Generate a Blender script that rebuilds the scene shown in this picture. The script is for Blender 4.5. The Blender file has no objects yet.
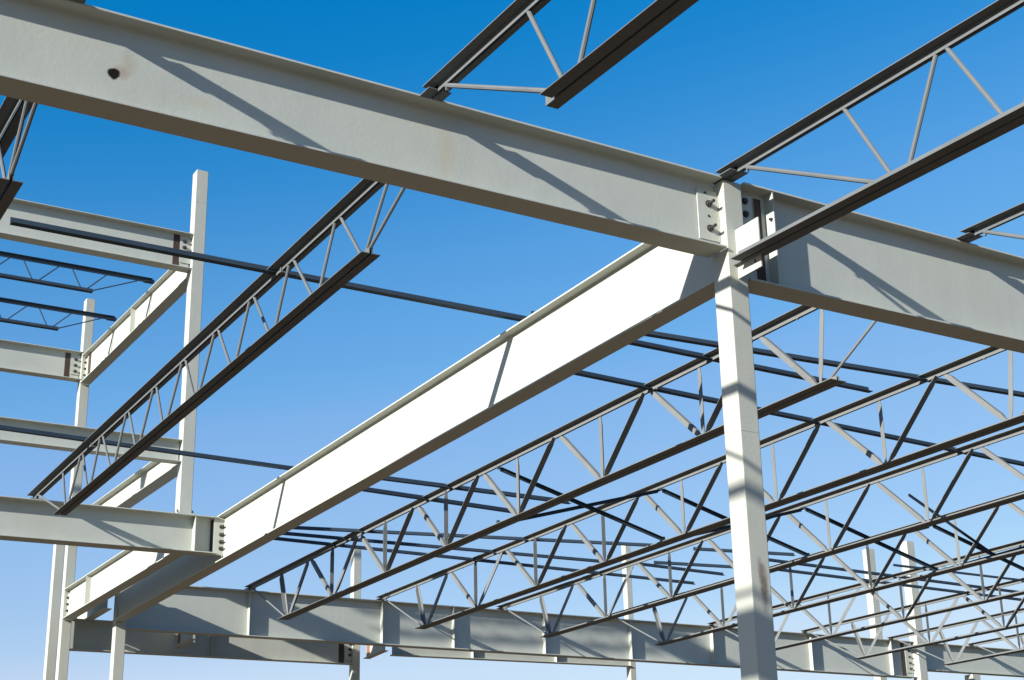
import bpy, bmesh, math, random
from mathutils import Vector, Matrix
random.seed(7)
sc = bpy.context.scene
col = sc.collection
V = Vector
R = math.radians

# ------------------------------------------------------------------ materials
def new_mat(name):
    m = bpy.data.materials.new(name); m.use_nodes = True
    nt = m.node_tree; b = nt.nodes['Principled BSDF']
    return m, nt, b

def painted(name, base, base2, rough=.55, rust=0.0, bump=.25, streak=.25, spec=.16, spots=()):
    """painted steel: mottled paint, faint vertical run marks, small chips of rust; spots = rust marks at world places"""
    m, nt, b = new_mat(name); N = nt.nodes; L = nt.links
    geo = N.new('ShaderNodeNewGeometry')
    n1 = N.new('ShaderNodeTexNoise'); n1.inputs['Scale'].default_value = 2.3; n1.inputs['Detail'].default_value = 7; n1.inputs['Roughness'].default_value = .6
    L.new(geo.outputs['Position'], n1.inputs['Vector'])
    r1 = N.new('ShaderNodeValToRGB'); r1.color_ramp.elements[0].position = .3; r1.color_ramp.elements[1].position = .72
    r1.color_ramp.elements[0].color = (*base2, 1); r1.color_ramp.elements[1].color = (*base, 1)
    L.new(n1.outputs['Fac'], r1.inputs['Fac'])
    # run marks, stretched along z
    mp = N.new('ShaderNodeMapping'); mp.inputs['Scale'].default_value = (9, 9, .55)
    L.new(geo.outputs['Position'], mp.inputs['Vector'])
    n2 = N.new('ShaderNodeTexNoise'); n2.inputs['Scale'].default_value = 1.0; n2.inputs['Detail'].default_value = 5
    L.new(mp.outputs['Vector'], n2.inputs['Vector'])
    r2 = N.new('ShaderNodeValToRGB'); r2.color_ramp.elements[0].position = .56; r2.color_ramp.elements[1].position = .78
    r2.color_ramp.elements[0].color = (0, 0, 0, 1); r2.color_ramp.elements[1].color = (1, 1, 1, 1)
    L.new(n2.outputs['Fac'], r2.inputs['Fac'])
    ms = N.new('ShaderNodeMath'); ms.operation = 'MULTIPLY'; ms.inputs[1].default_value = streak
    L.new(r2.outputs['Color'], ms.inputs[0])
    mx = N.new('ShaderNodeMixRGB'); mx.inputs['Color2'].default_value = (base[0]*.86, base[1]*.80, base[2]*.68, 1)
    L.new(ms.outputs[0], mx.inputs['Fac']); L.new(r1.outputs['Color'], mx.inputs['Color1'])
    out = mx
    if rust > 0:
        n3 = N.new('ShaderNodeTexNoise'); n3.inputs['Scale'].default_value = 11; n3.inputs['Detail'].default_value = 9; n3.inputs['Roughness'].default_value = .7
        L.new(geo.outputs['Position'], n3.inputs['Vector'])
        r3 = N.new('ShaderNodeValToRGB'); r3.color_ramp.elements[0].position = .72 - rust*.1; r3.color_ramp.elements[1].position = .76 - rust*.1
        r3.color_ramp.elements[0].color = (0, 0, 0, 1); r3.color_ramp.elements[1].color = (1, 1, 1, 1)
        L.new(n3.outputs['Fac'], r3.inputs['Fac'])
        m3 = N.new('ShaderNodeMixRGB'); m3.inputs['Color2'].default_value = (.12, .055, .03, 1)
        f3 = N.new('ShaderNodeMath'); f3.operation = 'MULTIPLY'; f3.inputs[1].default_value = .6
        L.new(r3.outputs['Color'], f3.inputs[0])
        L.new(f3.outputs[0], m3.inputs['Fac']); L.new(out.outputs['Color'], m3.inputs['Color1']); out = m3
    for (px, py, pz, sx, sy, sz, cr, soft, amt) in spots:
        sub = N.new('ShaderNodeVectorMath'); sub.operation = 'SUBTRACT'; sub.inputs[1].default_value = (px, py, pz)
        L.new(geo.outputs['Position'], sub.inputs[0])
        dv = N.new('ShaderNodeVectorMath'); dv.operation = 'DIVIDE'; dv.inputs[1].default_value = (sx, sy, sz)
        L.new(sub.outputs[0], dv.inputs[0])
        nn = N.new('ShaderNodeTexNoise'); nn.inputs['Scale'].default_value = 14; nn.inputs['Detail'].default_value = 5
        L.new(geo.outputs['Position'], nn.inputs['Vector'])
        ad = N.new('ShaderNodeVectorMath'); ad.operation = 'ADD'
        sc_ = N.new('ShaderNodeVectorMath'); sc_.operation = 'SCALE'; sc_.inputs['Scale'].default_value = .75
        sb = N.new('ShaderNodeVectorMath'); sb.operation = 'SUBTRACT'; sb.inputs[1].default_value = (.5, .5, .5)
        L.new(nn.outputs['Color'], sb.inputs[0]); L.new(sb.outputs[0], sc_.inputs[0])
        L.new(dv.outputs[0], ad.inputs[0]); L.new(sc_.outputs[0], ad.inputs[1])
        ln = N.new('ShaderNodeVectorMath'); ln.operation = 'LENGTH'; L.new(ad.outputs[0], ln.inputs[0])
        mr = N.new('ShaderNodeMapRange'); mr.inputs['From Min'].default_value = 1 - soft; mr.inputs['From Max'].default_value = 1
        mr.inputs['To Min'].default_value = amt; mr.inputs['To Max'].default_value = 0; mr.clamp = True
        L.new(ln.outputs['Value'], mr.inputs['Value'])
        mm = N.new('ShaderNodeMixRGB'); mm.inputs['Color2'].default_value = (*cr, 1)
        L.new(mr.outputs[0], mm.inputs['Fac']); L.new(out.outputs['Color'], mm.inputs['Color1']); out = mm
    L.new(out.outputs['Color'], b.inputs['Base Color'])
    nb = N.new('ShaderNodeTexNoise'); nb.inputs['Scale'].default_value = 26; nb.inputs['Detail'].default_value = 6
    L.new(geo.outputs['Position'], nb.inputs['Vector'])
    nb2 = N.new('ShaderNodeTexNoise'); nb2.inputs['Scale'].default_value = 1.7; nb2.inputs['Detail'].default_value = 2
    L.new(geo.outputs['Position'], nb2.inputs['Vector'])
    sm = N.new('ShaderNodeMath'); sm.operation = 'MULTIPLY_ADD'; sm.inputs[1].default_value = 5.0
    L.new(nb2.outputs['Fac'], sm.inputs[0]); L.new(nb.outputs['Fac'], sm.inputs[2])
    bp = N.new('ShaderNodeBump'); bp.inputs['Strength'].default_value = bump; bp.inputs['Distance'].default_value = .004
    L.new(sm.outputs[0], bp.inputs['Height']); L.new(bp.outputs['Normal'], b.inputs['Normal'])
    rr = N.new('ShaderNodeMapRange'); rr.inputs['To Min'].default_value = rough - .1; rr.inputs['To Max'].default_value = rough + .12
    L.new(n1.outputs['Fac'], rr.inputs['Value']); L.new(rr.outputs[0], b.inputs['Roughness'])
    b.inputs['Specular IOR Level'].default_value = spec
    return m

GIRD = painted('girder_paint', (.455, .47, .42), (.425, .44, .39), rust=.15, streak=.3,
    spots=[(-5.48, 0, 7.315, .085, .4, .075, (.28, .13, .08), .7, .38),
           (-5.43, 0, 7.40, .07, .4, .14, (.34, .28, .17), .9, .4),
           (-2.84, 0, 7.32, .10, .4, .30, (.44, .39, .28), .9, .6),
           (-4.9, 0, 7.22, .22, .4, .07, (.44, .41, .31), .9, .5),
           (-5.53, 0, 7.29, .052, .5, .048, (.012, .008, .006), .3, 1.0)])
COLM = painted('column_paint', (.445, .455, .40), (.41, .415, .36), rust=.3, streak=.3,
    spots=[(.03, -.11, 3.98, .055, .12, .24, (.10, .06, .038), .6, .75),
           (.0, -.11, 4.12, .035, .12, .13, (.11, .07, .045), .6, .5)])
JOIST = painted('joist_primer', (.140, .152, .156), (.110, .120, .124), rough=.7, rust=.2, streak=.2, spec=.12)
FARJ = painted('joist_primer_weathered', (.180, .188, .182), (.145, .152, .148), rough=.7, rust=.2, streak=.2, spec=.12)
BRID = painted('bridging_primer_sky_tint', (.044, .066, .092), (.032, .050, .070), rough=.6, rust=.1, spec=.12)  # dark paint, with the blue of reflected sky mixed into its base colour
BARE = painted('bare_steel', (.085, .06, .048), (.05, .035, .03), rough=.6, rust=.6)
BOLT = painted('bolt_steel', (.055, .05, .045), (.03, .027, .025), rough=.42, spec=.5)
RUSTY = painted('rust_primer', (.30, .13, .065), (.20, .10, .06), rough=.7, rust=.8)
WELD = painted('weld_metal', (.36, .355, .31), (.27, .26, .22), rough=.6)

def ground_mat():
    m, nt, b = new_mat('dirt'); N = nt.nodes; L = nt.links
    tc = N.new('ShaderNodeNewGeometry')
    n = N.new('ShaderNodeTexNoise'); n.inputs['Scale'].default_value = .35; n.inputs['Detail'].default_value = 12; n.inputs['Roughness'].default_value = .65
    L.new(tc.outputs['Position'], n.inputs['Vector'])
    r = N.new('ShaderNodeValToRGB'); r.color_ramp.elements[0].position = .3; r.color_ramp.elements[1].position = .7
    r.color_ramp.elements[0].color = (.085, .052, .026, 1); r.color_ramp.elements[1].color = (.165, .108, .058, 1)
    L.new(n.outputs['Fac'], r.inputs['Fac']); L.new(r.outputs['Color'], b.inputs['Base Color'])
    n2 = N.new('ShaderNodeTexNoise'); n2.inputs['Scale'].default_value = 6; n2.inputs['Detail'].default_value = 10
    L.new(tc.outputs['Position'], n2.inputs['Vector'])
    bp = N.new('ShaderNodeBump'); bp.inputs['Strength'].default_value = .6; bp.inputs['Distance'].default_value = .05
    L.new(n2.outputs['Fac'], bp.inputs['Height']); L.new(bp.outputs['Normal'], b.inputs['Normal'])
    b.inputs['Roughness'].default_value = .95
    return m
def leaf_mat():
    m, nt, b = new_mat('leaves'); N = nt.nodes; L = nt.links
    g = N.new('ShaderNodeNewGeometry'); n = N.new('ShaderNodeTexNoise'); n.inputs['Scale'].default_value = 1.3
    L.new(g.outputs['Position'], n.inputs['Vector'])
    r = N.new('ShaderNodeValToRGB'); r.color_ramp.elements[0].position = .35; r.color_ramp.elements[1].position = .65
    r.color_ramp.elements[0].color = (.07, .11, .02, 1); r.color_ramp.elements[1].color = (.22, .24, .04, 1)
    L.new(n.outputs['Fac'], r.inputs['Fac']); L.new(r.outputs['Color'], b.inputs['Base Color']); b.inputs['Roughness'].default_value = .7
    return m
def bark_mat():
    m, nt, b = new_mat('bark'); N = nt.nodes; L = nt.links
    n = N.new('ShaderNodeTexNoise'); n.inputs['Scale'].default_value = 9
    r = N.new('ShaderNodeValToRGB'); r.color_ramp.elements[0].color = (.05, .035, .025, 1); r.color_ramp.elements[1].color = (.16, .12, .09, 1)
    L.new(n.outputs['Fac'], r.inputs['Fac']); L.new(r.outputs['Color'], b.inputs['Base Color']); b.inputs['Roughness'].default_value = .9
    return m

# ------------------------------------------------------------------ object helpers
def tag(o, label=None, cat=None, group=None, kind=None):
    if label: o['label'] = label
    if cat: o['category'] = cat
    if group: o['group'] = group
    if kind: o['kind'] = kind
    return o
def thing(name, loc, label, cat, group=None):
    o = bpy.data.objects.new(name, None); col.objects.link(o); o.location = loc; o.empty_display_size = .2
    return tag(o, label, cat, group)
class Part:
    """one mesh object, given in world coordinates, stored relative to its thing"""
    def __init__(s): s.bm = bmesh.new()
    def sweep(s, p0, p1, poly, u=None, v=None):
        """extrude a section polygon [(a,b)] from p0 to p1; a runs along u, b along v"""
        p0, p1 = V(p0), V(p1); d = (p1-p0).normalized()
        if u is None:
            u = d.cross(V((0, 0, 1)));
            if u.length < 1e-5: u = V((1, 0, 0))
            u.normalize()
        else: u = V(u)
        v = V((0, 0, 1)) if v is None else V(v)
        a = [s.bm.verts.new(p0+u*x+v*y) for x, y in poly]; b = [s.bm.verts.new(p1+u*x+v*y) for x, y in poly]
        n = len(poly)
        for i in range(n): s.bm.faces.new((a[i], a[(i+1) % n], b[(i+1) % n], b[i]))
        s.bm.faces.new(a[::-1]); s.bm.faces.new(b)
        return s
    def box(s, x0, x1, y0, y1, z0, z1):
        return s.sweep(((x0+x1)/2, y0, (z0+z1)/2), ((x0+x1)/2, y1, (z0+z1)/2),
            rrect(x1-x0, z1-z0, min(.0025, (x1-x0)*.2, (z1-z0)*.2), 1), (1, 0, 0), (0, 0, 1))
    def rod(s, p0, p1, r, n=8):
        p0, p1 = V(p0), V(p1); d = (p1-p0).normalized()
        u = d.cross(V((1, 0, 0)));
        if u.length < .1: u = d.cross(V((0, 1, 0)))
        u.normalize(); v = d.cross(u)
        return s.sweep(p0, p1, [(r*math.cos(t*2*math.pi/n), r*math.sin(t*2*math.pi/n)) for t in range(n)], u, v)
    def done(s, name, mat, parent=None, smooth=False):
        bmesh.ops.recalc_face_normals(s.bm, faces=s.bm.faces)
        org = parent_world(parent)
        bmesh.ops.translate(s.bm, verts=s.bm.verts, vec=-org)
        me = bpy.data.meshes.new(name); s.bm.to_mesh(me); s.bm.free()
        me.materials.append(mat)
        if smooth:
            for p in me.polygons: p.use_smooth = True
        o = bpy.data.objects.new(name, me); col.objects.link(o)
        if parent: o.parent = parent
        return o
def parent_world(p):
    w = V((0, 0, 0))
    while p: w = w+p.location; p = p.parent
    return w
def rrect(w, h, r, n=4):
    pts = []
    for cx, cy, a0 in ((w/2-r, h/2-r, 0), (-w/2+r, h/2-r, 90), (-w/2+r, -h/2+r, 180), (w/2-r, -h/2+r, 270)):
        for i in range(n+1):
            a = R(a0+90*i/n); pts.append((cx+r*math.cos(a), cy+r*math.sin(a)))
    return pts
def kids(o): return [c for c in o.children]
def copy_tree(o, parent=None):
    c = o.copy(); col.objects.link(c); c.parent = parent
    for k in kids(o): copy_tree(k, c)
    return c

def bolt(parent, p, axis, r=.026, length=.05, back=.035):
    """hex bolt: head with washer on one side, shank end with nut on the other"""
    p = V(p); a = V(axis).normalized(); P = Part()
    P.rod(p, p+a*.005, r*1.35, 12)
    P.rod(p+a*.004, p+a*.026, r, 6)
    P.rod(p+a*.024, p+a*length, r*.56, 10)
    P.rod(p-a*back, p-a*(back-.02), r, 6)
    return P.done('bolt', BOLT, parent)

def girder(label, p0, p1, b0, b1, bf, tf=.018, tw=.012, name='steel_girder', cat='girder', group=None, stiff=(), mat=None, web0=0, web1=0):
    """rolled I section; p0,p1 = middle of the top face at both ends, b0,b1 = height of the underside there.
    web0/web1 stop the web short at an end, stiff = distances along it of full-depth stiffener pairs"""
    mat = mat or GIRD
    p0, p1 = V(p0), V(p1); t = thing(name, p0, label, cat, group)
    d = (p1-p0); Ln = V((d.x, d.y, 0)).length; h = V((d.x, d.y, 0)).normalized(); u = V((h.y, -h.x, 0))
    def pt(s, top): # point at distance s along
        f = s/Ln; base = p0+V((d.x, d.y, 0))*f
        return V((base.x, base.y, (p0.z+(p1.z-p0.z)*f) if top else (b0+(b1-b0)*f)))
    P = Part(); P.sweep(pt(0, 1)-V((0, 0, tf/2)), pt(Ln, 1)-V((0, 0, tf/2)), rrect(bf, tf, .003, 1), u); P.done('top_flange', mat, t)
    P = Part(); P.sweep(pt(0, 0)+V((0, 0, tf/2)), pt(Ln, 0)+V((0, 0, tf/2)), rrect(bf, tf, .003, 1), u); P.done('bottom_flange', mat, t)
    # web with fillets at the flanges
    k = .014
    P = Part(); bm = P.bm; rings = []
    for s in (web0, Ln-web1):
        T, B = pt(s, 1).z-tf+.001, pt(s, 0).z+tf-.001; c = pt(s, 1)
        prof = [(-tw/2-k, B), (-tw/2-k*.3, B+k*.3), (-tw/2, B+k), (-tw/2, T-k), (-tw/2-k*.3, T-k*.3), (-tw/2-k, T),
                (tw/2+k, T), (tw/2+k*.3, T-k*.3), (tw/2, T-k), (tw/2, B+k), (tw/2+k*.3, B+k*.3), (tw/2+k, B)]
        rings.append([bm.verts.new(V((c.x, c.y, 0))+u*a+V((0, 0, z))) for a, z in prof])
    a, b = rings; n = len(a)
    for i in range(n): bm.faces.new((a[i], a[(i+1) % n], b[(i+1) % n], b[i]))
    bm.faces.new(a[::-1]); bm.faces.new(b)
    P.done('web', mat, t)
    for s in stiff:
        c = pt(s, 1); T, B = c.z-tf+.001, pt(s, 0).z+tf-.001
        for sd in (-1, 1):
            P = Part(); x0, x1 = tw/2-.001, bf/2-.006; zm = (T+B)/2; hh = (T-B)/2
            poly = [(x0, -hh+.02), (x0+.02, -hh), (x1, -hh), (x1, hh), (x0+.02, hh), (x0, hh-.02)]
            P.sweep(V((c.x, c.y, zm))-h*.005, V((c.x, c.y, zm))+h*.005, [(sd*q, w) for q, w in poly], u)
            P.done('stiffener', mat, t)
    return t

def tab(parent, face, x, y0, y1, z0, z1, zs, along='x', side=-1, th=.012, bolt_at=None, blen=.06, mat=None):
    """shear plate with bolts. along='x': plate lies in an xz plane at y=x-arg, spans y0..y1 in x"""
    P = Part()
    if along == 'x': P.box(y0, y1, x-th/2, x+th/2, z0, z1)
    else: P.box(x-th/2, x+th/2, y0, y1, z0, z1)
    P.done('connection_plate', mat or GIRD, parent)
    W = Part()
    if along == 'x': W.rod((y1-.004, x-th/2-.002, z0+.01), (y1-.004, x-th/2-.002, z1-.01), .006, 6)
    else: W.rod((x-th/2-.002, y1-.004, z0+.01), (x-th/2-.002, y1-.004, z1-.01), .006, 6)
    W.done('weld_bead', WELD, parent)
    ba = bolt_at if bolt_at is not None else (y0+y1)/2
    for z in zs:
        if along == 'x': bolt(parent, (ba, x+side*th/2, z), (0, side, 0), length=blen)
        else: bolt(parent, (x+side*th/2, ba, z), (side, 0, 0), length=blen)

def column(label, x, y, z0, z1, wx=.205, wy=.22, name='steel_column', group=None, base=False, seam=None, cap=True):
    t = thing(name, (x, y, z0), label, 'column', group)
    P = Part(); P.sweep((x, y, z0), (x, y, z1), rrect(wx, wy, .010, 3), (1, 0, 0), (0, 1, 0)); P.done('shaft', COLM, t)
    if cap:
        P = Part(); P.sweep((x, y, z1+.0005), (x, y, z1+.012), rrect(wx-.012, wy-.012, .014, 3), (1, 0, 0), (0, 1, 0)); P.done('cap_plate', COLM, t)
    if base:
        P = Part(); P.sweep((x, y, z0+.002), (x, y, z0+.024), rrect(wx+.09, wy+.03, .006, 1), (1, 0, 0), (0, 1, 0)); P.done('base_plate', COLM, t)
        for sx in (-1, 1):
            for sy in (-1, 1):
                bolt(t, (x+sx*(wx/2+.02), y+sy*(wy/2-.03), z0+.024), (0, 0, 1), r=.018, length=.05, back=.03)
    if seam:
        for s in seam:
            P = Part(); P.sweep((x, y, s), (x, y, s+.005), rrect(wx+.0016, wy+.0016, .0105, 3), (1, 0, 0), (0, 1, 0)); P.done('weld_seam', WELD, t)
    return t

def chord(parent, name, p0, p1, up, mat, leg=.098, hgt=.064, gap=.022, th=.007, cut=0.0):
    """double-angle chord. up=True: flat legs on top, standing legs down; up=False: flat legs at the bottom.
    p0,p1 = middle of the flat face"""
    P = Part(); sg = -1 if up else 1
    for sd in (-1, 1):
        x0 = gap/2
        poly = [(x0, 0), (x0+leg, 0), (x0+leg, th), (x0+th, th), (x0+th, hgt), (x0, hgt)]
        q0 = V(p0); q1 = V(p1)
        if cut and sd == 1: q0 = q0+(q1-q0).normalized()*cut
        P.sweep(q0, q1, [(sd*a, sg*b) for a, b in poly])
    return P.done(name, mat, parent)

def angle_web(parent, p0, p1, lit, mat, w=.052, th=.006, nx=(1, 0, 0), shift=0.0, name='web_member'):
    """single angle between the chords with crimped ends. lit=True: broad leg seen from the -x side, other leg behind it;
    lit=False: other leg stands out toward -x along the lower edge"""
    p0, p1 = V(p0), V(p1); d = (p1-p0).normalized(); x = V(nx); s = d.cross(x).normalized()
    if s.z > 0: s = -s                      # s points to the lower edge
    P = Part(); L = (p1-p0).length
    def ring(t, k):
        c = p0+d*t
        if lit: prof = [(-th/2, -w/2*k), (-th/2, w/2*k), (th/2, w/2*k), (th/2, -w/2*k+th), (w*.8*k, -w/2*k+th), (w*.8*k, -w/2*k)]
        else: prof = [(th/2, -w/2*k), (th/2, w/2*k), (-w*1.05*k, w/2*k), (-w*1.05*k, w/2*k-th), (-th/2, w/2*k-th), (-th/2, -w/2*k)]
        return [P.bm.verts.new(c+x*(a+shift)+s*b) for a, b in prof]
    ks = [(0, .62), (.06, .66), (.13, 1), (L-.13, 1), (L-.06, .66), (L, .62)] if L > .5 else [(0, .5), (L, .5)]
    rs = [ring(t, k) for t, k in ks]
    for a, b in zip(rs, rs[1:]):
        for i in range(6): P.bm.faces.new((a[i], a[(i+1) % 6], b[(i+1) % 6], b[i]))
    P.bm.faces.new(rs[0][::-1]); P.bm.faces.new(rs[-1])
    return P.done(name, mat, parent)

def seat(parent, p0, p1, mat, h=.045, bolts=True):
    """bearing seat: two angles toe out under the chord end"""
    P = Part()
    for sd in (-1, 1):
        poly = [(.012, 0), (.018, 0), (.018, -h+.007), (.10, -h+.007), (.10, -h), (.012, -h)]
        P.sweep(p0, p1, [(sd*a, b) for a, b in poly])
    P.done('bearing_seat', mat, parent)

# ------------------------------------------------------------------ setting
ZA = 7.689
g = Part(); N_ = 3000
vs = [g.bm.verts.new(v) for v in ((-N_, -N_, 0), (N_, -N_, 0), (N_, N_, 0), (-N_, N_, 0))]; g.bm.faces.new(vs)
tag(g.done('ground', ground_mat()), kind='structure')

# ------------------------------------------------------------------ columns
C1 = column('big front column where the long grey beam meets the white girder, rust stain low down', 0, 0, 0, 7.662, .208, .225, seam=(5.31,))
tag(C1, group='square steel columns')
C2 = column('tall post standing bolted on the lower left beam, its top free against the sky', -.605, 13.53, 7.545, 13.66, .21, .225, group='square steel columns', base=True, seam=(13.05,))
C3 = column('tall corner column at far left, top ending beside the two short joists', -.60, 20.78, 0, 13.86, .19, .21, group='square steel columns')
C4 = column('slim column just left of and behind the corner column at lower left', -.60, 21.80, 0, 8.8, .19, .21, group='square steel columns')
C5 = column('column under the far end of the white girder at lower left', .155, 19.61, 0, 7.52, .205, .22, group='square steel columns')
C6 = column('half shaded column behind the back girder under the first long joist', 5.76, 21.0, 0, 9.13, .18, .18, group='square steel columns')
C7 = column('column behind the middle of the back girder, its top just below a cross bar', 13.13, 21.0, 0, 9.85, .16, .18, group='square steel columns')
C8 = column('thinner looking column rising behind the back girder just left of the bolted one', 21.35, 21.0, 0, 10.45, .24, .24, group='square steel columns')
C9 = column('column at lower right with the bolted joint of the back girder', 21.52, 19.66, 0, 10.40, .27, .27, group='square steel columns')
C10 = column('short column stub under the back girder at bottom right', 23.55, 19.75, 0, 6.90, .30, .30, group='square steel columns')

# ------------------------------------------------------------------ front beam, both spans
A1 = girder('long grey front beam crossing the upper left, with a rusty hole and diagonal shadows',
    (-10.5, 0, 7.740), (-.125, 0, 7.690), 6.990, 6.990, .27, .020, .013, web1=.012)
tab(A1, 0, -.018, -.335, -.105, 7.085, 7.575, (7.44, 7.20), bolt_at=-.215, blen=.085)
P = Part(); P.rod((-.22, -.0245, 7.32), (-.22, -.0275, 7.32), .013, 10); P.done('bolt_hole', BARE, A1)
P = Part(); P.rod((-.245, -.0245, 7.545), (-.245, -.030, 7.545), .012, 10); P.done('bolt_hole', BARE, A1)
A2 = girder('deeper grey front beam to the right of the big column, at the right edge',
    (.125, 0, 7.689), (13, 0, 7.640), 6.729, 6.729, .27, .020, .013, stiff=(.33,), web0=.006)
tab(A2, 0, -.018, .104, .30, 6.90, 7.62, (7.56, 7.43, 7.26, 7.08, 6.98), bolt_at=.205, blen=.03)
P = Part(); P.box(.302, .40, -.0125, -.009, 6.80, 7.62); P.done('bare_web_end', BARE, A2)
for z in (7.22, 7.40): bolt(A2, (.449, -.095, z), (-1, 0, 0), r=.014, length=.02, back=.015)
# stabiliser plate on the column for the joist bottom chord
t = thing('stabilizer_plate', (0, -.11, 6.72), 'bright upright plate on the front of the big column that holds the joist end', 'plate')
P = Part(); P.box(-.006, .006, -.435, -.1135, 6.72, 7.19)
P.done('plate', GIRD, t)
P = Part(); P.rod((-.0062, -.36, 6.80), (-.0085, -.36, 6.80), .014, 10); P.done('bolt_hole', BARE, t)

# ------------------------------------------------------------------ white girder running away
B = girder('bright white girder running from the big column down to the lower left',
    (.0, .118, 7.549), (.098, 19.48, 7.600), 6.748, 6.835, .237, .020, .013)
for yy, xx in ((13.55, -.03),):
    tab(B, 0, 13.455, -.108, .06, 6.93, 7.56, (7.40, 7.27, 7.15, 7.04), bolt_at=.015, blen=.11)
P = Part(); P.box(.066, .0695, 13.47, 13.62, 6.88, 7.50); P.done('bare_web_end', BARE, B)

# ------------------------------------------------------------------ left frame
E = girder('grey beam at lower left that carries the tall post and meets the white girder',
    (-10.5, 13.55, 7.505), (-.056, 13.55, 7.551), 6.87, 6.945, .30, .018, .012, stiff=(10.5-.43,), web1=.006)
P = Part(); P.box(-.140, -.100, 13.5395, 13.5435, 6.97, 7.52); P.done('bare_web_end', BARE, E)
H = girder('top left grey beam bolted to the tall post, crossed by a long dark bar',
    (-10.5, 13.53, 12.45), (-.72, 13.53, 12.45), 11.82, 11.80, .23, .016, .011, web1=.02)
tab(H, 0, 13.515, -.90, -.712, 11.92, 12.36, (12.31, 12.20), bolt_at=-.83, blen=.06)
P = Part(); P.box(-1.02, -.91, 13.5215, 13.5243, 11.84, 12.42); P.done('bare_web_end', BARE, H)
I = girder('pale channel-like beam at left half hidden by the slanting joist, ending at the tall post',
    (-10.5, 13.53, 8.78), (-.715, 13.53, 8.785), 8.42, 8.41, .20, .014, .010, web1=.02)
M = girder('short grey beam at the left edge bolted to the corner column with three bolts',
    (-10.5, 20.78, 12.665), (-.70, 20.78, 12.655), 12.05, 12.04, .23, .016, .011, web1=.02)
tab(M, 0, 20.765, -.90, -.70, 12.16, 12.58, (12.49, 12.36, 12.23), bolt_at=-.80, blen=.06)
P = Part(); P.box(-1.02, -.91, 20.7715, 20.7743, 12.08, 12.62); P.done('bare_web_end', BARE, M)
G = girder('white upper girder between the tall post and the corner column, two joists resting on it',
    (-.60, 13.66, 12.25), (-.60, 20.66, 12.57), 11.74, 11.95, .21, .016, .011, stiff=(3.45,), web1=.10)
tab(G, 0, -.612, 20.46, 20.67, 12.03, 12.48, (12.40, 12.26, 12.12), along='y', bolt_at=20.6, blen=.05)
P = Part(); P.box(-.6086, -.6062, 20.26, 20.45, 11.98, 12.54); P.done('bare_web_end', BARE, G)
G3 = girder('white middle girder rising from behind the lower left beam to the tall post',
    (-.60, 13.66, 8.80), (-.60, 20.66, 8.99), 8.40, 8.58, .25, .016, .011)
G2 = girder('short white girder with a stiffener under the lower left beam, ending at the corner column',
    (-.60, 13.72, 7.54), (-.60, 20.66, 7.61), 6.945, 7.01, .22, .018, .012, stiff=(5.28,), web1=.10)
tab(G2, 0, -.612, 20.44, 20.67, 7.09, 7.52, (7.43, 7.30, 7.17), along='y', bolt_at=20.58, blen=.05)
G4 = girder('dark short girder behind the column at the far end of the white girder',
    (-.12, 19.56, 7.50), (-.12, 23.2, 7.50), 7.07, 7.07, .18, .016, .011)

# ------------------------------------------------------------------ back girder line
FX = [2.81, 5.8, 7.53, 9.87, 12.25, 14.66, 17.8, 20.55]
F = girder('deep grey back girder across the bottom with many stiffeners and slanted shadows',
    (.262, 19.765, 7.672), (21.36, 19.765, 7.689), 6.731, 6.731, .26, .020, .013, stiff=[x-.262 for x in FX], web1=.02)
tab(F, 0, 19.747, 21.12, 21.375, 6.86, 7.52, (7.44, 7.28, 7.12, 6.97), bolt_at=21.26, blen=.07)
P = Part(); P.box(20.98, 21.11, 19.7555, 19.758, 6.76, 7.65); P.done('bare_web_end', BARE, F)
F9 = girder('grey girder right of the bolted column at the bottom right corner',
    (21.68, 19.765, 7.689), (34, 19.765, 7.689), 6.95, 6.98, .26, .020, .013, web0=.09)
tab(F9, 0, 19.747, 21.66, 21.86, 7.03, 7.52, (7.44, 7.28, 7.12), bolt_at=21.76, blen=.07)
F2 = girder('lower dark girder under the back girder at left, bolted to the half shaded column',
    (-.48, 20.97, 7.08), (5.70, 20.97, 7.09), 6.46, 6.475, .22, .016, .011, stiff=(2.95,), web1=.02)
tab(F2, 0, 20.955, 5.50, 5.735, 6.56, 7.0, (6.92, 6.80, 6.68), bolt_at=5.62, blen=.06)
P = Part(); P.box(5.36, 5.49, 20.9615, 20.9642, 6.49, 7.05); P.done('bare_web_end', BARE, F2)
F3 = girder('lower girder with two end blocks seen under the back girder in the middle',
    (6.62, 20.97, 7.30), (13.05, 20.97, 7.34), 6.725, 6.79, .20, .016, .011, stiff=(2.05, 4.3), web0=.03)
for xs, lb in ((1.72, 'small lit bracket girder with an orange rust patch between back girder and lower dark girder'),
               (5.98, 'small bracket girder with a rust patch beside the half shaded column under the back girder')):
    s = girder(lb, (xs, 19.9, 7.18), (xs, 20.86, 7.16), 6.64, 6.60, .16, .014, .010, name='bracket_girder', cat='bracket girder', group='small bracket girders')
    P = Part(); P.box(xs-.0075, xs-.0052, 20.68, 20.84, 6.68, 7.0); P.done('rust_patch', RUSTY, s)

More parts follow.
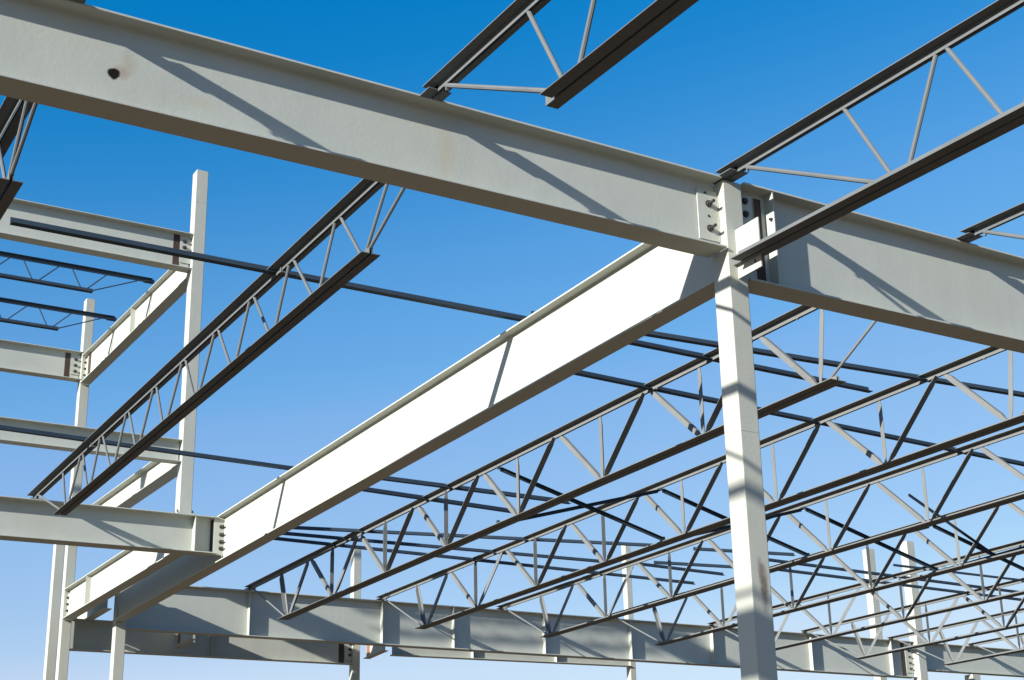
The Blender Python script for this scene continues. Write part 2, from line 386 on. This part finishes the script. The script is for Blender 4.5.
# ------------------------------------------------------------------ long joists of the right bay
YF = 19.63
def long_joist():
    t = thing('steel_joist', (0, 0, 7.7), 'x', 'joist')
    zt, zb = 7.745, 6.765
    ws = lambda y, z: (0, y, z)
    chord(t, 'top_chord', (0, .02, zt), (0, YF+.06, zt), True, FARJ, hgt=.074)
    chord(t, 'bottom_chord', (0, 1.74, zb), (0, 17.78, zb), False, FARJ, leg=.104, hgt=.056)
    seat(t, (0, .0, zt-.008), (0, .20, zt-.008), FARJ, .046); seat(t, (0, YF-.10, zt-.008), (0, YF+.08, zt-.008), FARJ, .046)
    yb = [2.02, 4.16, 6.39, 8.63, 10.86, 13.10, 15.35, 17.50]; yt = [3.05, 5.28, 7.50, 9.73, 11.97, 14.26, 16.50]
    zT, zB = zt-.045, zb+.045
    for i, y in enumerate(yb):
        ytop = y if i < 7 else y+.35
        if i == 0: ytop = y-.14
        angle_web(t, (0, ytop, zT), (0, y, zB), (y < 9), FARJ, w=.066)
    for i, y in enumerate(yt):
        angle_web(t, (0, y-.05, zT), (0, yb[i]+.07, zB), True, FARJ, w=.066)
        angle_web(t, (0, y+.05, zT), (0, yb[i+1]-.07, zB), i >= 5, FARJ, w=.084)
    P = Part(); P.rod((0, .22, zT), (0, 1.88, zB), .016); P.done('end_bar', FARJ, t)
    P = Part(); P.rod((0, YF-.12, zT), (0, 17.66, zB), .016); P.done('end_bar', FARJ, t)
    for y in (2.3, 5.05, 9.2, 13.9, 15.9):
        P = Part(); P.box(-.012, .012, y-.012, y+.012, zt-.085, zt-.01); P.done('clip', FARJ, t)
    return t
names = ['long joist nearest the white girder, its lower chord ending right of the big column',
 'second long joist from the white girder, passing just behind the big column',
 'third long joist from the white girder, lying on the back girder near the middle',
 'fourth long joist from the white girder, meeting the back girder left of the big column',
 'fifth long joist from the white girder, reaching the back girder right of the big column',
 'sixth long joist from the white girder, ending on the back girder near the lower right',
 'seventh long joist from the white girder, ending beside the bolted column at lower right',
 'eighth long joist from the white girder, seen only in the bottom right corner']
LJ = long_joist()
for k in range(1, 9):
    o = LJ if k == 1 else copy_tree(LJ)
    o.location = (2.96*k-.165, 0, LJ.location.z)
    tag(o, names[k-1], 'joist', 'long open web joists of the right bay')

# ------------------------------------------------------------------ short joists of the left bay (round bar webs)
def rod_web(t, p0, p1, mat, r=.0165):
    P = Part(); P.rod(p0, p1, r, 8); return P.done('web_bar', mat, t)
def left_joist(label):
    t = thing('steel_joist', (0, 0, 7.7), label, 'joist', 'short joists of the left bay')
    X = lambda y: -.155*y/13.6
    Z = lambda y: 7.745-.10*y/13.6
    w = lambda y, dz: (X(y), y, Z(y)+dz)
    chord(t, 'top_chord', w(.0, 0), w(13.64, 0), True, JOIST)
    chord(t, 'bottom_chord', w(1.55, -.69), w(11.95, -.69), False, JOIST, leg=.082)
    seat(t, w(.0, -.008), w(.2, -.008), JOIST, .046); seat(t, w(13.40, -.008), w(13.64, -.008), JOIST, .095)
    sh = lambda y: y*(1-.062*y/13.4)
    yt = [sh(y) for y in (2.31, 3.46, 4.58, 5.71, 6.87, 8.02, 9.23, 10.51, 11.58, 12.76)]; yb = [sh(y) for y in (1.68, 2.80, 3.94, 5.09, 6.31, 7.51, 8.65, 9.83, 11.03, 12.28)]
    a, b = -.050, -.645
    rod_web(t, w(.28, a), w(1.60, b), JOIST); rod_web(t, w(1.15, a), w(1.66, b), JOIST)
    for i, y in enumerate(yt):
        if i < 10: rod_web(t, w(y-.06, a), w(yb[i]+.07, b), JOIST)
        if i+1 < 10: rod_web(t, w(y+.06, a), w(yb[i+1]-.07, b), JOIST)
    rod_web(t, w(13.36, a), w(11.86, b), JOIST)
    for y in (3.62, 10.4):
        P = Part(); c = w(y, -.04); P.box(c[0]-.03, c[0]+.03, c[1]-.014, c[1]+.014, c[2]-.045, c[2]+.03); P.done('clip', JOIST, t)
    return t
J1 = left_joist('dark joist slanting from the front beam down to the lower left beam')
J1.location.x = -2.775
J2 = copy_tree(J1); J2.location.x = -5.86
tag(J2, 'dark joist at the left edge just under the front beam, only its end seen')

# ------------------------------------------------------------------ near joists over the camera
def near_joist(label, full):
    t = thing('steel_joist', (0, 0, 7.7), label, 'joist', 'joists running over the camera')
    Z = lambda y: 7.745+.036*y
    w = lambda y, dz: (0, y, Z(y)+dz)
    chord(t, 'top_chord', w(-.09 if full else -.20, 0), w(-13.0, 0), True, JOIST)
    chord(t, 'bottom_chord', w(-.10 if full else -1.86, -.90), w(-11.6, -.90), False, JOIST, hgt=.088, cut=.12)
    seat(t, w(.05, -.0045), w(-.30, -.0045), JOIST, .050)
    P = Part(); c = w(-.42, 0); P.box(-.012, .012, -.425, -.412, c[2]-.11, c[2]-.02); P.done('spacer', JOIST, t)
    a, b = -.055, -.855
    rod_web(t, w(-.40, a), w(-2.0, b), JOIST, .02)
    y = -1.68; i = 0
    while y > -11.0:
        rod_web(t, w(y, a), w(y-.45, b), JOIST, .0185); rod_web(t, w(y-.62, b), w(y-1.03, a), JOIST, .0185)
        y -= 1.14
    return t
K0 = near_joist('near joist resting on the big column and rising to the right edge', True); K0.location.x = -.06
K1 = near_joist('near joist cut by the top edge, resting on the front beam left of centre', False); K1.location.x = -3.05
K2 = copy_tree(K1); K2.location.x = 2.893; tag(K2, 'near joist at the right edge resting on the front beam, only its end in view')
K3 = copy_tree(K1); K3.location.x = -5.90; K3.location.z += .03; tag(K3, 'near joist above the top left corner, just its seat touching the beam top')

# ------------------------------------------------------------------ light joists on the upper girder
def light_joist(label, y, z):
    t = thing('steel_joist', (-.6, y, z), label, 'joist', 'light joists on the upper left girder')
    chord(t, 'top_chord', (-.66, y, z), (-9.5, y, z), True, BRID, leg=.05, hgt=.075, gap=.014)
    chord(t, 'bottom_chord', (-1.72, y, z-.46), (-9.0, y, z-.46), False, BRID, leg=.045, hgt=.065, gap=.014)
    P = Part()
    for sd in (-1, 1):
        P.sweep((-.62, y, z-.008), (-.80, y, z-.008), [(sd*.009, 0), (sd*.015, 0), (sd*.015, -.053), (sd*.07, -.053), (sd*.07, -.06), (sd*.009, -.06)])
    P.done('bearing_seat', BRID, t)
    P = Part(); P.rod((-.86, y, z-.05), (-1.74, y, z-.43), .012); P.done('web_bar', BRID, t)
    x = -1.47
    while x > -8.6:
        for x0, x1 in ((x, x-.37), (x-.65, x-.46)):
            P = Part(); P.rod((x0, y, z-.05), (x1, y, z-.42), .012); P.done('web_bar', BRID, t)
        x -= .85
    return t
light_joist('upper of the two thin dark joists left of the tall post', 15.95, 12.555)
light_joist('lower of the two thin dark joists, passing in front of the corner column top', 18.45, 12.675)

# ------------------------------------------------------------------ bridging
def bar(label, p0, p1, leg=.080, mat=None, cat='bridging bar', name='bridging_bar', group='long horizontal bridging bars', down=True):
    p0, p1 = V(p0), V(p1)
    if down: # lies on the joists' top chords
        k = (7.683+leg*.45-1.65)/(p0.z-leg*.5-1.65)
        f = lambda p: V((-7.89+(p.x+7.89)*k, -9.676+(p.y+9.676)*k, 7.683))
        p0, p1 = f(p0), f(p1)
    t = thing(name, p0, label, cat, group)
    P = Part(); th = .007
    P.sweep(p0, p1, [(0, 0), (leg, 0), (leg, th), (th, th), (th, leg), (0, leg)], None, (0, 0, 1))
    P.done('angle', mat or BRID, t)
    return t
bar('long dark bar crossing the top left beam, the tall post and the slanting joist', (-5.48, 3.63, 7.672), (.05, 3.64, 7.672), .080)
bar('dark bar across the lower left, in front of the middle beam and the tall post', (-6.5, 10.00, 7.645), (.03, 10.38, 7.645), .072)
zz = 7.668
bar('upper of two dark bars just behind the big column, running to the right edge', (.0, 3.47, zz), (8.4, 2.95, zz))
bar('lower of two dark bars just behind the big column, ending free before the second joist', (.08, 3.66, zz), (5.23, 3.80, zz))
bar('dark bar crossing the first three long joists below centre right', (.05, 4.80, zz), (12.3, 5.62, zz))
bar('dark bar low under the white girder that ends at the crossed braces', (.06, 10.33, zz), (4.80, 10.43, zz))
bar('dark bar under the white girder ending at the first joist lower chord', (.06, 10.95, zz), (4.34, 11.36, zz))
bar('highest of three close dark bars under the white girder', (.07, 14.25, zz), (8.05, 12.55, zz), .066)
bar('middle of three close dark bars under the white girder', (.07, 14.48, zz), (7.80, 14.16, zz), .066)
bar('lowest of three close dark bars under the white girder', (.07, 14.80, zz), (10.85, 15.22, zz), .066)
bar('short dark bar seen between the joists left of the big column', (8.85, 13.82, zz), (10.70, 13.52, zz), .066)
bar('dark bar ending free just left of the big column', (8.60, 14.05, zz), (10.84, 14.21, zz), .066)
bar('dark bar passing behind the big column, ending free on its right', (8.83, 12.50, zz), (10.95, 12.12, zz), .066)
bar('dark bar behind the joists right of the big column', (10.6, 12.70, zz), (20.5, 13.3, zz), .066)
bar('lower dark bar behind the joists right of the big column', (10.9, 13.33, zz), (20.5, 13.9, zz), .066)
bar('dark bar among the lower right joists, above its neighbour', (13.5, 12.10, zz), (24, 12.3, zz), .05)
# crossed braces between neighbouring long joists
yx = 9.18
for k in range(1, 8):
    xa, xb = 2.96*k-.165, 2.96*(k+1)-.165
    wh = ['first', 'second', 'third', 'fourth', 'fifth', 'sixth', 'seventh', 'eighth']
    for s, (za, zb, w_) in enumerate(((7.66, 6.86, 'falling'), (6.84, 7.66, 'rising'))):
        if k == 7 and s: continue
        t = thing('cross_brace', (xa, yx+s*.05, za), 'dark brace %s from the %s to the %s long joist counted from the white girder' % (w_, wh[k-1], wh[k]), 'brace', 'crossed braces between the long joists')
        P = Part(); P.sweep((xa+.02, yx+s*.05, za), (xb-.02, yx+s*.05, zb), [(0, 0), (.054, 0), (.054, -.006), (.006, -.006), (.006, -.054), (0, -.054)]); P.done('angle', BRID, t)
        for (x_, z_) in ((xa, za), (xb, zb)):
            P = Part(); P.box(x_-.018, x_+.018, yx+s*.05-.024, yx+s*.05+.024, z_-.022, z_+.022); P.done('clip', BRID, t)
t = thing('cross_brace', (9.576, 7.6, 7.625), 'loose brace hanging free between joists at the lower right', 'brace')
P = Part(); P.sweep((9.576, 7.6, 7.625), (11.30, 7.6, 6.83), [(0, 0), (.036, 0), (.036, -.005), (.005, -.005), (.005, -.036), (0, -.036)]); P.done('angle', BRID, t)

# ------------------------------------------------------------------ unseen shadow casters added on the sunny side (for the bands on the big column)
girder('unseen girder added left of the view to shade the big column', (-12, -9, 7.88), (-12, -2, 7.88), 7.36, 7.36, .24)
bar('lower unseen bar added left of the view to shade the big column', (-12, -9, 8.00), (-12, -2, 8.00), .07, mat=JOIST, down=False)
bar('upper unseen bar added left of the view to shade the big column', (-12, -9, 8.85), (-12, -2, 8.85), .13, mat=JOIST, down=False)

# ------------------------------------------------------------------ tree, only its edge shows in the bottom right corner
def tree(x, y, h, label):
    t = thing('tree', (x, y, 0), label, 'tree')
    P = Part(); bm = P.bm
    def limb(p, q, r0, r1):
        p, q = V(p), V(q); d = (q-p).normalized(); u = d.cross(V((.3, 1, .1))).normalized(); v = d.cross(u)
        a = [bm.verts.new(p+(u*math.cos(i*math.pi/4)+v*math.sin(i*math.pi/4))*r0) for i in range(8)]
        b = [bm.verts.new(q+(u*math.cos(i*math.pi/4)+v*math.sin(i*math.pi/4))*r1) for i in range(8)]
        for i in range(8): bm.faces.new((a[i], a[(i+1) % 8], b[(i+1) % 8], b[i]))
    limb((x, y, 0), (x, y, h*.45), .28, .18)
    tips = []
    for i in range(14):
        a = random.uniform(0, 6.28); r = random.uniform(.8, 2.6); z0 = random.uniform(.3, .45)*h
        q = V((x+r*math.cos(a), y+r*math.sin(a), random.uniform(.5, .93)*h)); limb((x, y, z0), q, .09, .025); tips.append(q)
    P.done('trunk', bark_mat(), t)
    P = Part(); bm = P.bm
    for q in tips:
        for c in range(11):
            cc = q+V((random.gauss(0, .6), random.gauss(0, .6), random.gauss(0, .5))); rr = random.uniform(.25, .55)
            for l in range(55):
                p = cc+V((random.gauss(0, 1), random.gauss(0, 1), random.gauss(0, .8)))*rr*.55
                if p.z > h: continue
                n = V((random.uniform(-1, 1), random.uniform(-1, 1), random.uniform(-.2, 1))).normalized(); u = n.orthogonal().normalized(); v = n.cross(u); s = random.uniform(.05, .10)
                bm.faces.new([bm.verts.new(p+u*s*1.5), bm.verts.new(p+v*s*.7), bm.verts.new(p-u*s*1.5), bm.verts.new(p-v*s*.7)])
    P.done('crown', leaf_mat(), t)
    return t
tree(-7.89+.749*47+.9, -9.68+.663*47-1.0, 7.2, 'yellow green tree just showing at the bottom right corner under the girder')

# ------------------------------------------------------------------ camera
yaw, pit, rol, fpx, cx, cy = R(31.691), R(18.639), R(-1.678), 1500.8, 38.7, 44.0
f = V((math.sin(yaw)*math.cos(pit), math.cos(yaw)*math.cos(pit), math.sin(pit)))
rt = V((math.cos(yaw), -math.sin(yaw), 0)); up = rt.cross(f)
r2 = rt*math.cos(rol)+up*math.sin(rol); u2 = -rt*math.sin(rol)+up*math.cos(rol)
cam = bpy.data.cameras.new('camera'); co = bpy.data.objects.new('camera', cam); col.objects.link(co)
co.matrix_world = Matrix(((r2.x, u2.x, -f.x, -7.89), (r2.y, u2.y, -f.y, -9.676), (r2.z, u2.z, -f.z, 1.65), (0, 0, 0, 1)))
cam.sensor_width = 36; cam.sensor_fit = 'HORIZONTAL'; cam.lens = fpx*36/1024
cam.shift_x = -cx/1024; cam.shift_y = cy/1024
cam.clip_start = .1; cam.clip_end = 9000
sc.camera = co

# ------------------------------------------------------------------ light
sun_to = V((-3.88, -1.0, 1.34)).normalized()
sl = bpy.data.lights.new('sun', 'SUN'); so = bpy.data.objects.new('sun', sl); col.objects.link(so)
so.rotation_euler = (-sun_to).to_track_quat('-Z', 'Y').to_euler()
sl.energy = 5.0; sl.angle = R(.53); sl.color = (1, .965, .90)
w = bpy.data.worlds.new('World'); sc.world = w; w.use_nodes = True
nt = w.node_tree; bg = nt.nodes['Background']
sky = nt.nodes.new('ShaderNodeTexSky'); sky.sky_type = 'NISHITA'; sky.sun_disc = False
sky.sun_elevation = math.asin(sun_to.z); sky.sun_rotation = math.atan2(sun_to.x, sun_to.y)
sky.altitude = 300; sky.air_density = 1.0; sky.dust_density = .3; sky.ozone_density = 1.6
EXPO = .92
def vmul(src, k):
    n = nt.nodes.new('ShaderNodeVectorMath'); n.operation = 'SCALE'; n.inputs['Scale'].default_value = k
    nt.links.new(src, n.inputs[0]); return n.outputs[0]
# grade of the clear-sky colour (film-like response of the blue), per channel
cv = nt.nodes.new('ShaderNodeRGBCurve')
pts = [[(0, 0), (.0535, .0024), (.0655, .023), (.074, .052), (.0887, .103), (.111, .160), (.122, .214), (.238, .402), (.352, .597), (1, .66)],
       [(0, 0), (.147, .205), (.168, .240), (.190, .287), (.220, .352), (.279, .446), (.440, .604), (.610, .767), (1, .80)],
       [(0, 0), (.305, .558), (.340, .612), (.390, .690), (.423, .742), (.491, .818), (.591, .863), (.760, .947), (1, .96)]]
for c, pp in zip(cv.mapping.curves, pts):
    c.points[0].location = pp[0]; c.points[1].location = pp[-1]
    for q in pp[1:-1]: c.points.new(*q)
cv.mapping.update()
hs = nt.nodes.new('ShaderNodeHueSaturation'); hs.inputs['Saturation'].default_value = 1.25
nt.links.new(vmul(sky.outputs['Color'], .10*2**.25), hs.inputs['Color'])
nt.links.new(hs.outputs['Color'], cv.inputs['Color'])
bg.inputs['Strength'].default_value = .10
nt.links.new(vmul(cv.outputs['Color'], 1/(.10*2**EXPO)), bg.inputs['Color'])
sc.view_settings.view_transform = 'Standard'; sc.view_settings.look = 'None'
sc.view_settings.exposure = EXPO; sc.view_settings.gamma = 1.0
sc.cycles.use_denoising = True
sc.cycles.max_bounces = 6
